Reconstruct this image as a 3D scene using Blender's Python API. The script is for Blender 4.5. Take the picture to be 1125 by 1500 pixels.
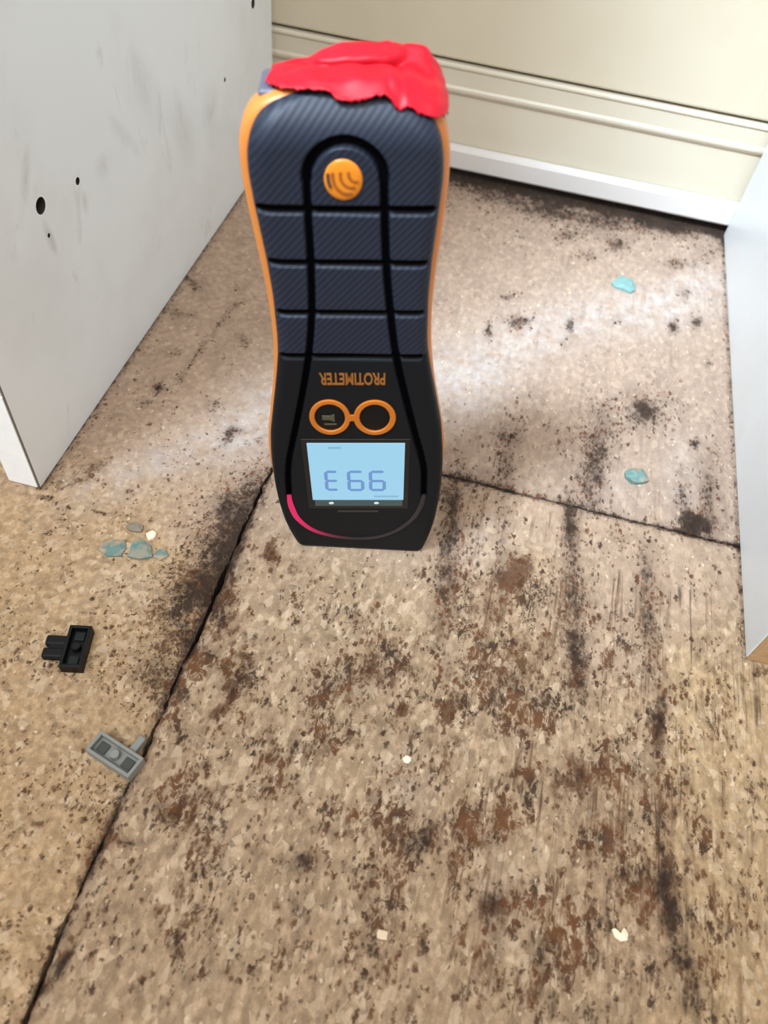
import bpy, bmesh, math, random
import numpy as np
from mathutils import Matrix, Vector

for o in list(bpy.data.objects):
    bpy.data.objects.remove(o)
SC = bpy.context.scene
COL = SC.collection

# ------------------------------------------------------------------ camera
CAM_ROT = [[0.967721, -0.239642, 0.078021], [0.23598, 0.752912, -0.614359], [0.088483, 0.61294, 0.78516]]
cam_data = bpy.data.cameras.new('camera')
cam = bpy.data.objects.new('camera', cam_data)
COL.objects.link(cam)
M = Matrix(CAM_ROT).to_4x4()
M.translation = Vector((0, 0, .36))
cam.matrix_world = M
cam_data.sensor_fit = 'VERTICAL'
cam_data.sensor_height = 36
cam_data.sensor_width = 27
cam_data.lens = 36 * 1158 / 1500
cam_data.clip_start = .01
cam_data.dof.use_dof = True
cam_data.dof.focus_distance = .42
cam_data.dof.aperture_fstop = 9.5
SC.camera = cam

# ------------------------------------------------------------------ light
world = bpy.data.worlds.new('room_light')
SC.world = world
world.use_nodes = True
bg = world.node_tree.nodes['Background']
bg.inputs['Color'].default_value = (1.0, .95, .88, 1)
bg.inputs['Strength'].default_value = .62

def area(name, loc, target, size, power, color, spread=180):
    l = bpy.data.lights.new(name, 'AREA')
    l.shape = 'RECTANGLE'
    l.size, l.size_y = size
    l.energy = power
    l.color = color
    l.spread = math.radians(spread)
    o = bpy.data.objects.new(name, l)
    COL.objects.link(o)
    o.location = loc
    d = Vector(target) - Vector(loc)
    o.rotation_euler = d.to_track_quat('-Z', 'Y').to_euler()
    return o
# broad window behind and above the photographer
area('window_light', (.02, -.95, 2.05), (0, .45, 0), (1.8, 1.1), 47, (.88, .95, 1.0))
# added narrow cool light high on the left, not a known window: it reaches past the left panel to the far right corner
area('added_side_light', (-.52, -.22, 1.30), (.13, .60, .04), (.20, .20), 2.7, (.66, .83, 1.0), 36)

SC.view_settings.view_transform = 'Standard'
SC.view_settings.look = 'None'
SC.view_settings.exposure = 0.0
SC.view_settings.gamma = 1
SC.view_settings.use_curve_mapping = False

# ------------------------------------------------------------------ helpers
def srgb(r, g, b):
    f = lambda c: (c / 12.92 if c <= .04045 else ((c + .055) / 1.055) ** 2.4)
    return (f(r / 255), f(g / 255), f(b / 255), 1)

def tag(o, label=None, cat=None, group=None, kind=None):
    for k, v in (('label', label), ('category', cat), ('group', group), ('kind', kind)):
        if v:
            o[k] = v
    return o

def link(name, me, mat=None, parent=None, smooth=False):
    o = bpy.data.objects.new(name, me)
    COL.objects.link(o)
    if mat:
        me.materials.append(mat)
    if parent:
        o.parent = parent
    if smooth:
        me.polygons.foreach_set('use_smooth', [True] * len(me.polygons))
    return o

def mesh_of(name, verts, faces):
    me = bpy.data.meshes.new(name)
    me.from_pydata([tuple(map(float, v)) for v in verts], [], faces)
    me.update()
    return me

def bm_mesh(name, bm):
    bmesh.ops.recalc_face_normals(bm, faces=bm.faces)
    me = bpy.data.meshes.new(name)
    bm.to_mesh(me)
    bm.free()
    return me

def box(bm, lo, hi, bevel=0, seg=2):
    r = bmesh.ops.create_cube(bm, size=1)
    vs = r['verts']
    for v in vs:
        v.co = Vector([lo[i] + (v.co[i] + .5) * (hi[i] - lo[i]) for i in range(3)])
    if bevel:
        es = list({e for v in vs for e in v.link_edges})
        bmesh.ops.bevel(bm, geom=es, offset=bevel, segments=seg, affect='EDGES', profile=.5)

def empty(name, loc=(0, 0, 0), rot=None):
    o = bpy.data.objects.new(name, None)
    o.empty_display_size = .02
    COL.objects.link(o)
    if rot is not None:
        m = Matrix(rot).to_4x4()
        m.translation = Vector(loc)
        o.matrix_world = m
    else:
        o.location = loc
    return o

class NT:
    def __init__(s, name):
        s.m = bpy.data.materials.new(name)
        s.m.use_nodes = True
        s.t = s.m.node_tree
        s.b = s.t.nodes['Principled BSDF']
    def n(s, typ, **kw):
        x = s.t.nodes.new(typ)
        for k, v in kw.items():
            if k.startswith('_'):
                setattr(x, k[1:], v)
            else:
                s.set(x.inputs[k.replace('_', ' ')], v)
        return x
    def set(s, inp, v):
        if isinstance(v, bpy.types.NodeSocket):
            s.t.links.new(v, inp)
        else:
            inp.default_value = v
    def p(s, **kw):
        for k, v in kw.items():
            s.set(s.b.inputs[k.replace('_', ' ')], v)
    def math(s, op, a, b=0.0, c=None, clamp=False):
        x = s.t.nodes.new('ShaderNodeMath')
        x.operation = op
        x.use_clamp = clamp
        s.set(x.inputs[0], a)
        s.set(x.inputs[1], b)
        if c is not None:
            s.set(x.inputs[2], c)
        return x.outputs[0]
    def sstep(s, v, lo, hi):
        x = s.t.nodes.new('ShaderNodeMapRange')
        x.interpolation_type = 'SMOOTHSTEP'
        s.set(x.inputs['Value'], v)
        s.set(x.inputs['From Min'], lo)
        s.set(x.inputs['From Max'], hi)
        return x.outputs['Result']
    def mix(s, f, a, b):
        x = s.t.nodes.new('ShaderNodeMix')
        x.data_type = 'RGBA'
        s.set(x.inputs[0], f)
        s.set(x.inputs[6], a)
        s.set(x.inputs[7], b)
        return x.outputs[2]
    def coords(s, scale=(1, 1, 1), rot=(0, 0, 0), loc=(0, 0, 0)):
        tc = s.t.nodes.new('ShaderNodeTexCoord')
        mp = s.n('ShaderNodeMapping', Scale=scale, Rotation=rot, Location=loc)
        s.t.links.new(tc.outputs['Object'], mp.inputs['Vector'])
        return mp.outputs[0]
    def noise(s, co, scale, detail=3, rough=.55, dist=0):
        return s.n('ShaderNodeTexNoise', Vector=co, Scale=scale, Detail=detail, Roughness=rough, Distortion=dist).outputs['Fac']
    def bump(s, h, strength, dist):
        s.p(Normal=s.n('ShaderNodeBump', Strength=strength, Distance=dist, Height=h).outputs[0])

def plain(name, col, rough=.5, bump=0, bscale=200, var=0.06, spec=.5, emis=None, estr=0):
    t = NT(name)
    co = t.coords()
    nz = t.noise(co, bscale, 3)
    dark = tuple(c * (1 - var) for c in col[:3]) + (1,)
    lite = tuple(min(1, c * (1 + var)) for c in col[:3]) + (1,)
    t.p(Base_Color=t.mix(nz, dark, lite), Roughness=rough)
    t.b.inputs['Specular IOR Level'].default_value = spec
    if bump:
        t.bump(nz, bump, .0006)
    if emis:
        t.p(Emission_Color=emis, Emission_Strength=estr)
    return t.m

# ------------------------------------------------------------------ floor
MOLD = [[-0.1864, 0.3812, 0.0021, 0.0381, 0.0013, -0.0006, 0.6], [-0.217, 0.4439, 0.0087, -0.0046, -0.0, -0.0021, 0.6], [-0.2114, 0.4088, 0.0104, 0.0014, 0.0007, -0.0021, 0.5], [-0.2188, 0.2336, 0.0114, 0.0015, 0.0004, -0.0009, 0.5], [-0.1824, 0.234, 0.0226, 0.003, 0.0003, -0.001, 0.5], [-0.1562, 0.2294, 0.0011, 0.0002, 0.0035, -0.0096, 0.5], [0.146, 0.3297, 0.0081, 0.0011, -0.0009, -0.0077, 0.9], [0.1188, 0.4295, 0.0185, 0.0063, 0.0006, -0.0234, 0.25], [0.0799, 0.3831, 0.0131, 0.0011, -0.0018, -0.0383, 0.3], [-0.1793, 0.4328, 0.0031, 0.0061, 0.0014, -0.0016, 0.5], [-0.1081, 0.1972, 0.0024, 0.0087, 0.0106, -0.0051, 0.4], [-0.1086, 0.2288, 0.0054, -0.0008, 0.0006, -0.0174, 0.6], [0.018, 0.2935, 0.0054, 0.0017, 0.0033, -0.02, 0.25], [0.0999, 0.3037, 0.0103, 0.0032, 0.0011, -0.0203, 0.25], [0.0043, 0.2688, 0.0068, 0.0017, 0.0042, -0.0284, 0.5], [0.0103, 0.2242, 0.0057, 0.0013, 0.0037, -0.025, 0.35], [0.0379, 0.2551, 0.0037, 0.0009, 0.0037, -0.0363, 0.35], [0.0753, 0.2761, 0.0053, 0.0016, 0.0026, -0.0283, 0.45], [0.0819, 0.22, 0.0063, 0.0019, 0.0025, -0.0281, 0.4], [0.1164, 0.2888, 0.0062, 0.0019, 0.001, -0.0291, 0.4], [0.12, 0.2354, 0.0065, 0.0019, 0.0008, -0.025, 0.3], [0.0282, 0.3355, 0.0066, 0.0014, 0.0018, -0.0227, 0.35], [0.0821, 0.3532, 0.0093, 0.003, 0.0021, -0.0289, 0.4], [0.1549, 0.3709, 0.0087, 0.0028, -0.0006, -0.0358, 0.35], [-0.0092, 0.3064, 0.0079, 0.0025, 0.0021, -0.0104, 0.5], [-0.1125, 0.2731, 0.0103, -0.0024, -0.0001, -0.0196, 0.55], [-0.1238, 0.2588, 0.0121, -0.0015, 0.0016, -0.0191, 0.4], [-0.1207, 0.2298, 0.0029, 0.012, 0.015, -0.0077, 0.45], [-0.1231, 0.1927, 0.0037, 0.0143, 0.0129, -0.0061, 0.45], [-0.1237, 0.152, 0.0022, 0.0082, 0.0168, -0.0073, 0.35], [-0.11, 0.238, 0.0055, -0.0009, 0.0007, -0.0201, 0.9], [-0.1161, 0.208, 0.0044, 0.0168, 0.0101, -0.005, 0.55], [-0.1137, 0.1745, 0.0036, 0.0129, 0.0138, -0.0064, 0.4], [-0.1204, 0.2497, 0.0072, -0.0009, 0.0015, -0.0186, 0.5], [-0.1132, 0.1438, 0.0022, 0.0077, 0.0131, -0.0057, 0.35], [-0.1029, 0.0263, 0.0027, -0.0004, -0.0009, -0.0098, 0.9], [-0.1062, 0.0177, 0.0025, 0.0025, 0.0017, -0.0012, 0.8], [-0.1079, 0.0623, 0.0026, -0.0001, 0.0009, -0.0102, 0.7], [-0.1083, 0.0823, 0.003, -0.0002, 0.0009, -0.0109, 0.6], [-0.0944, 0.0758, 0.006, 0.0016, 0.0007, -0.0015, 0.7], [-0.0896, 0.0686, 0.0022, 0.0035, 0.0018, -0.001, 0.6], [-0.0989, 0.0754, 0.0025, 0.0007, 0.0007, -0.0015, 0.5], [0.146, 0.3314, 0.0105, 0.0009, -0.0014, -0.01, 1.0], [0.1377, 0.3452, 0.0042, 0.0013, 0.0001, -0.0252, 0.55], [0.1525, 0.3556, 0.0042, 0.0014, -0.0003, -0.0201, 0.45], [0.1455, 0.3986, 0.004, 0.0013, -0.0, -0.0057, 0.8], [0.1111, 0.42, 0.0101, 0.0034, 0.0004, -0.0108, 0.75], [0.1077, 0.4121, 0.0204, 0.0069, 0.0008, -0.0199, 0.3], [0.0849, 0.3753, 0.0078, 0.001, -0.001, -0.0343, 0.4], [0.0793, 0.3349, 0.0082, 0.0027, 0.0017, -0.0221, 0.35], [0.0265, 0.3621, 0.0107, 0.0022, 0.0024, -0.0303, 0.3], [0.0261, 0.3651, 0.0127, 0.0043, 0.001, -0.0072, 0.35], [0.0128, 0.3247, 0.0101, 0.0033, 0.0016, -0.0098, 0.3], [0.0016, 0.3044, 0.0071, 0.0018, 0.0053, -0.0366, 0.6], [0.0095, 0.2418, 0.008, 0.0019, 0.0045, -0.0307, 0.35], [0.0715, 0.3052, 0.0055, 0.0017, 0.0024, -0.0256, 0.6], [0.071, 0.3103, 0.0036, 0.0011, 0.0011, -0.0114, 0.6], [0.0774, 0.2533, 0.0096, 0.0029, 0.0016, -0.0177, 0.45], [0.0826, 0.2244, 0.0078, 0.0023, 0.0014, -0.0162, 0.5], [0.086, 0.2052, 0.0062, 0.0018, 0.0013, -0.0153, 0.4], [0.1191, 0.2659, 0.0075, 0.0023, 0.0013, -0.0411, 0.35], [0.0323, 0.2928, 0.0047, 0.0012, 0.0048, -0.0454, 0.35], [0.0168, 0.4843, 0.0097, 0.0035, 0.0009, -0.0071, 0.7], [-0.0026, 0.4651, 0.0028, 0.001, 0.0017, -0.0106, 0.8], [0.0054, 0.5108, 0.0107, 0.0057, 0.0008, -0.0041, 0.6], [0.0542, 0.4914, 0.0025, 0.0009, 0.001, -0.0112, 0.8], [0.0518, 0.4688, 0.0024, 0.0009, 0.0007, -0.0076, 0.5], [0.1299, 0.5189, 0.0036, 0.0013, 0.0001, -0.01, 0.9], [0.1473, 0.5303, 0.0041, 0.0053, 0.0023, -0.0058, 0.8], [0.1385, 0.5641, 0.0043, 0.0016, 0.0, -0.0073, 0.5], [0.0741, 0.518, 0.0025, 0.0009, 0.0003, -0.005, 0.4], [0.0886, 0.5105, 0.0025, 0.0009, 0.0003, -0.005, 0.4], [0.1553, 0.4838, 0.003, 0.001, -0.0001, -0.0054, 0.5], [0.1434, 0.4344, 0.0023, 0.0008, -0.0, -0.0028, 0.4], [-0.0291, 0.6481, 0.053, 0.0018, 0.0008, -0.0157, 0.55], [0.0198, 0.6395, 0.0347, 0.0012, 0.0001, -0.0153, 0.6], [0.0667, 0.6417, 0.0345, 0.0012, -0.0007, -0.0197, 0.55], [0.1131, 0.6547, 0.0345, 0.0012, -0.0013, -0.0178, 0.65], [-0.0562, 0.6643, 0.024, 0.0008, 0.0011, -0.0139, 0.6], [0.0404, 0.6098, 0.011, 0.0044, 0.0009, -0.0091, 0.5], [0.083, 0.613, 0.01, 0.0039, 0.0006, -0.0101, 0.7], [0.1311, 0.6043, 0.0122, 0.0047, 0.0001, -0.0099, 0.5], [0.1594, 0.6304, 0.0137, 0.0053, -0.0003, -0.0145, 0.4], [0.0594, 0.5865, 0.0109, 0.0008, -0.0002, -0.0079, 0.3], [-0.1973, 0.3349, 0.0032, 0.0011, 0.0018, -0.004, 1], [-0.1996, 0.3204, 0.0055, 0.0019, 0.0012, -0.0028, 0.6], [-0.2001, 0.3698, 0.0038, 0.0013, 0.0016, -0.0038, 0.5], [-0.1413, 0.3109, 0.003, -0.0004, 0.001, -0.0099, 0.8], [-0.1368, 0.3167, 0.0047, 0.0016, 0.001, -0.0027, 0.6], [-0.1231, 0.3128, 0.0024, 0.0008, 0.0011, -0.0032, 0.6], [-0.1637, 0.3968, 0.0057, -0.0043, -0.0008, -0.0035, 0.6], [-0.1597, 0.3321, 0.0064, 0.0022, 0.002, -0.0051, 0.35], [-0.188, 0.3488, 0.002, 0.0007, 0.002, -0.0048, 0.5], [-0.1785, 0.2518, 0.0018, 0.0006, 0.0013, -0.0028, 0.7], [-0.2068, 0.2125, 0.0018, 0.003, 0.0014, -0.0012, 0.7], [-0.2046, 0.222, 0.0011, 0.0018, 0.0015, -0.0013, 0.6], [-0.2049, 0.2319, 0.0011, 0.0019, 0.0015, -0.0013, 0.5], [-0.2056, 0.2647, 0.0033, 0.0011, 0.0012, -0.0024, 0.5], [-0.217, 0.4413, 0.0075, -0.0049, -0.0005, -0.0054, 0.4], [-0.1829, 0.4153, 0.002, -0.0011, -0.0022, -0.0398, 0.25], [-0.2152, 0.4059, 0.0043, 0.0016, 0.0034, -0.0082, 0.3], [-0.1851, 0.4516, 0.0046, 0.0017, 0.0017, -0.0045, 0.4], [-0.0227, 0.0885, 0.0051, 0.0014, 0.0013, -0.0042, 0.8], [-0.0263, 0.0855, 0.0098, 0.0026, 0.0017, -0.0052, 0.35], [-0.0184, 0.0697, 0.006, 0.0016, 0.0019, -0.0062, 0.3], [0.0253, 0.111, 0.0044, 0.0012, 0.0013, -0.0062, 0.7], [0.0189, 0.1049, 0.0058, 0.0016, 0.0007, -0.0033, 0.5], [0.0381, 0.1036, 0.0017, 0.0005, 0.0007, -0.0039, 0.7], [0.0589, 0.0928, 0.0051, 0.0013, 0.0007, -0.0047, 0.6], [0.0581, 0.0885, 0.0028, 0.0007, 0.002, -0.013, 0.4], [0.0327, 0.0687, 0.0022, 0.0006, 0.0009, -0.0044, 0.8], [0.1264, 0.1939, 0.0034, 0.0006, -0.0012, -0.0206, 0.65], [0.1296, 0.2061, 0.0048, 0.0009, -0.0007, -0.0116, 0.45], [0.1382, 0.2144, 0.0028, 0.0008, 0.0, -0.0062, 0.6], [0.1191, 0.1604, 0.0019, 0.0008, 0.0034, -0.0189, 0.4], [0.1287, 0.1344, 0.003, 0.0011, 0.002, -0.0176, 0.55], [0.1302, 0.1172, 0.0048, 0.0013, 0.0002, -0.0128, 0.8], [0.1342, 0.1071, 0.0058, 0.0015, 0.0001, -0.0082, 0.75], [0.1387, 0.0923, 0.0059, 0.0035, 0.0044, -0.0098, 0.7], [0.1415, 0.0779, 0.0057, 0.0033, 0.0038, -0.0082, 0.6], [0.1191, 0.1171, 0.0037, -0.001, -0.0025, -0.0051, 0.5], [0.0901, 0.1573, 0.007, 0.0019, 0.0004, -0.0046, 0.6], [0.0924, 0.1481, 0.0069, 0.0019, 0.0002, -0.0025, 0.5], [0.0814, 0.0638, 0.0094, 0.0024, 0.0002, -0.0019, 0.5], [0.1009, 0.0616, 0.0054, 0.0014, 0.0002, -0.0023, 0.5], [-0.0225, 0.1737, 0.0098, 0.0028, 0.0028, -0.0106, 0.45], [-0.0188, 0.1865, 0.0073, 0.0021, 0.0015, -0.0059, 0.4], [-0.0321, 0.2029, 0.0034, 0.001, 0.0015, -0.0054, 0.4], [-0.0061, 0.1563, 0.0063, 0.0018, 0.002, -0.0083, 0.45], [-0.0287, 0.1644, 0.0038, 0.0011, 0.0008, -0.0028, 0.4], [0.0486, 0.1943, 0.0074, 0.0021, 0.0016, -0.0112, 0.4], [0.0204, 0.194, 0.0047, 0.0014, 0.0018, -0.0094, 0.4], [-0.071, 0.0273, 0.0035, 0.0009, 0.0011, -0.0025, 0.4], [-0.0944, 0.0498, 0.0021, 0.0005, 0.0024, -0.0051, 0.4], [-0.065, 0.0459, 0.0019, 0.0028, 0.0024, -0.0013, 0.6], [-0.03, 0.0438, 0.0031, 0.0008, 0.0006, -0.0018, 0.5], [-0.0203, 0.0488, 0.0024, 0.0006, 0.0007, -0.002, 0.5], [-0.0897, 0.0934, 0.0085, 0.0023, 0.0029, -0.0068, 0.35], [0.1595, 0.2305, 0.0018, 0.0005, -0.0001, -0.002, 0.5], [0.1565, 0.2526, 0.0074, 0.0022, -0.0, -0.0013, 0.35], [-0.1575, 0.1556, 0.0009, 0.0003, 0.0005, -0.001, 0.1]]
RUST = [[0.0272, 0.2381, 0.0251, 0.0076, 0.0036, -0.0214, 0.45], [-0.0129, 0.1843, 0.0198, 0.0058, 0.0054, -0.022, 0.4], [0.0602, 0.2137, 0.0208, 0.0061, 0.0029, -0.0237, 0.4], [0.0905, 0.1525, 0.0253, 0.007, 0.0014, -0.0162, 0.4], [0.03, 0.1108, 0.0117, 0.0032, 0.0034, -0.017, 0.35], [0.0579, 0.0898, 0.0141, 0.0037, 0.0024, -0.0157, 0.4], [-0.0942, 0.1803, 0.0163, 0.0049, 0.0042, -0.011, 0.4], [0.1089, 0.1116, 0.0265, 0.007, 0.0019, -0.0336, 0.35], [-0.1189, 0.1611, 0.0036, 0.013, 0.0203, -0.0091, 0.4], [-0.1127, 0.2091, 0.004, 0.015, 0.0217, -0.0107, 0.4], [-0.0892, 0.2348, 0.0057, 0.0018, 0.0021, -0.006, 0.9], [-0.0868, 0.2453, 0.0058, 0.0052, 0.0021, -0.003, 0.5], [-0.0786, 0.1575, 0.0064, -0.003, -0.0043, -0.0128, 0.7], [-0.0815, 0.142, 0.0046, 0.0102, 0.0037, -0.002, 0.7], [-0.0805, 0.1724, 0.0097, 0.0028, 0.001, -0.0029, 0.6], [0.0459, 0.267, 0.0082, 0.0025, 0.0014, -0.0102, 0.8], [0.0416, 0.2562, 0.0111, 0.0034, 0.0011, -0.0081, 0.6], [0.0232, 0.1701, 0.0053, 0.0005, 0.0002, -0.0079, 1], [0.0019, 0.1658, 0.0045, 0.0013, 0.0009, -0.0041, 0.8], [0.0248, 0.1798, 0.0039, 0.0011, 0.0013, -0.0072, 0.5], [-0.0795, 0.0993, 0.0063, 0.0017, 0.002, -0.005, 0.7], [-0.0852, 0.0901, 0.0062, 0.0017, 0.0014, -0.0032, 0.5], [-0.0487, 0.1108, 0.0035, 0.0054, 0.0026, -0.0017, 0.7], [-0.1366, 0.0731, 0.0041, 0.0011, 0.0008, -0.0015, 0.7], [-0.1243, 0.0764, 0.0049, -0.0003, 0.0002, -0.0021, 0.5], [-0.0645, 0.0448, 0.0019, 0.0033, 0.0025, -0.0011, 0.6], [0.0493, 0.2146, 0.0069, 0.002, 0.0022, -0.0159, 0.4], [0.0902, 0.1557, 0.0083, 0.0023, 0.0005, -0.0059, 0.6], [0.1341, 0.1182, 0.0053, 0.0021, 0.004, -0.0244, 0.5], [0.1265, 0.1903, 0.004, 0.0008, -0.0011, -0.0185, 0.7], [0.0579, 0.0898, 0.0068, 0.0018, 0.0006, -0.0042, 0.7], [0.1072, 0.1409, 0.0077, 0.0021, 0.0003, -0.005, 0.5], [0.1416, 0.1289, 0.0061, 0.0016, -0.0, -0.0053, 0.5], [-0.1574, 0.2232, 0.0037, 0.0003, 0.0033, -0.0113, 0.35], [-0.205, 0.2593, 0.0098, 0.0221, 0.0056, -0.0045, 0.5], [-0.2189, 0.2494, 0.0076, 0.0132, 0.0046, -0.0041, 0.35], [0.1459, 0.326, 0.0106, 0.0033, -0.0001, -0.0075, 0.6], [-0.074, 0.2301, 0.0106, 0.0033, 0.0027, -0.0085, 0.3], [-0.1117, 0.0669, 0.0044, -0.0003, 0.0014, -0.0155, 0.4], [-0.1129, 0.2001, 0.0029, 0.011, 0.0143, -0.0069, 0.5], [0.0327, 0.0687, 0.0022, 0.0006, 0.0009, -0.0044, 0.5], [0.0177, 0.4781, 0.0087, 0.0032, 0.0012, -0.0093, 0.5], [0.0712, 0.3802, 0.0261, 0.0087, 0.0013, -0.0154, 0.2], [0.1776, 0.2378, 0.0109, 0.0032, -0.0003, -0.0062, 0.5], [-0.1423, 0.2743, 0.0298, 0.0097, 0.0058, -0.0146, 0.15]]
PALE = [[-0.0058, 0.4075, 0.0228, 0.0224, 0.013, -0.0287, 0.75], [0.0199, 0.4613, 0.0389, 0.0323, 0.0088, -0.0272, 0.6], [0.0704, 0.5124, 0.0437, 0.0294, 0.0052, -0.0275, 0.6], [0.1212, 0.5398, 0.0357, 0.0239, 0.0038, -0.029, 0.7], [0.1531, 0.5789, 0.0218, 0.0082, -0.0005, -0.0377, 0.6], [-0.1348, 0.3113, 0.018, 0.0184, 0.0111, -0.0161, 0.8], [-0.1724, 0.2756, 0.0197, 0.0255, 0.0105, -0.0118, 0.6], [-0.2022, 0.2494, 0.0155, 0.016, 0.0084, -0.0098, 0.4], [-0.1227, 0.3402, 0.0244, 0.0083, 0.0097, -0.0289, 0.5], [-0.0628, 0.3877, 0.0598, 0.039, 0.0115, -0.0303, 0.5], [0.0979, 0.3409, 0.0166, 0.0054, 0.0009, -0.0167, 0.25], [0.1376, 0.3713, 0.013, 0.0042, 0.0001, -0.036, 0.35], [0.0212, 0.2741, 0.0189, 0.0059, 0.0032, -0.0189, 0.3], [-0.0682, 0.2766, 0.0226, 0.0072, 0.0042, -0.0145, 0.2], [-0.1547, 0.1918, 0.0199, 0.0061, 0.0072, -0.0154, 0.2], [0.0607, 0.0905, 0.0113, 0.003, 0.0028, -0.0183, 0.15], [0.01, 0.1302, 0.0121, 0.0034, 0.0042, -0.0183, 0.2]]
SPECK = [[0.0689, 0.2002, 0.0681, 0.0197, 0.0051, -0.0456, 0.5], [0.0486, 0.1099, 0.0528, 0.0142, 0.0095, -0.0568, 0.6], [0.1063, 0.1568, 0.0382, 0.0105, 0.0038, -0.0661, 0.6], [-0.0044, 0.1497, 0.0501, 0.0141, 0.0096, -0.0393, 0.4], [-0.075, 0.1986, 0.0404, 0.0121, 0.0104, -0.031, 0.5], [-0.1407, 0.1395, 0.0795, 0.023, 0.0417, -0.0862, 0.55], [-0.0326, 0.1785, 0.0524, 0.0153, 0.0121, -0.0435, 0.8], [0.0357, 0.2318, 0.0499, 0.015, 0.0085, -0.0548, 0.9], [0.086, 0.2052, 0.0549, 0.0159, 0.0046, -0.0539, 0.75], [0.0164, 0.1162, 0.077, 0.021, 0.0104, -0.0467, 0.7], [0.0943, 0.1077, 0.0584, 0.0155, 0.0052, -0.0615, 1], [-0.0786, 0.1575, 0.0379, 0.011, 0.015, -0.041, 0.8], [-0.0875, 0.1033, 0.0346, 0.0096, 0.0143, -0.0341, 0.7], [-0.0687, 0.0513, 0.0472, 0.0123, 0.0138, -0.0326, 0.65], [-0.0119, 0.0534, 0.0422, 0.0109, 0.0085, -0.0278, 0.45], [0.0425, 0.0625, 0.0322, 0.0083, 0.0046, -0.0236, 0.7], [0.1579, 0.1711, 0.0228, 0.0063, -0.0014, -0.0511, 0.75], [0.1558, 0.0967, 0.0201, 0.0052, -0.0011, -0.0394, 0.4], [-0.1145, 0.204, 0.0088, 0.0333, 0.0324, -0.0158, 0.8], [0.1304, 0.2693, 0.0378, 0.0114, 0.0007, -0.046, 0.3], [0.0482, 0.3853, 0.0698, 0.0236, 0.0042, -0.0377, 0.3], [-0.0377, 0.6274, 0.1737, 0.0062, 0.0027, -0.0432, 0.4], [-0.1241, 0.0499, 0.0261, 0.0069, 0.0254, -0.0472, 0.3], [0.0146, 0.314, 0.0318, 0.0103, 0.0035, -0.0211, 0.5], [-0.1827, 0.3198, 0.0472, 0.0161, 0.0284, -0.0668, 0.2]]

def field(P, blobs):
    out = np.ones(len(P))
    for cx, cy, ax, ay, bx, by, s in blobs:
        inv = np.linalg.inv(np.array([[ax, bx], [ay, by]]))
        d = (P - np.array([cx, cy])) @ inv.T
        out *= 1 - min(s, .98) * np.exp(-1.1 * (d ** 2).sum(1))
    return 1 - out

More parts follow.
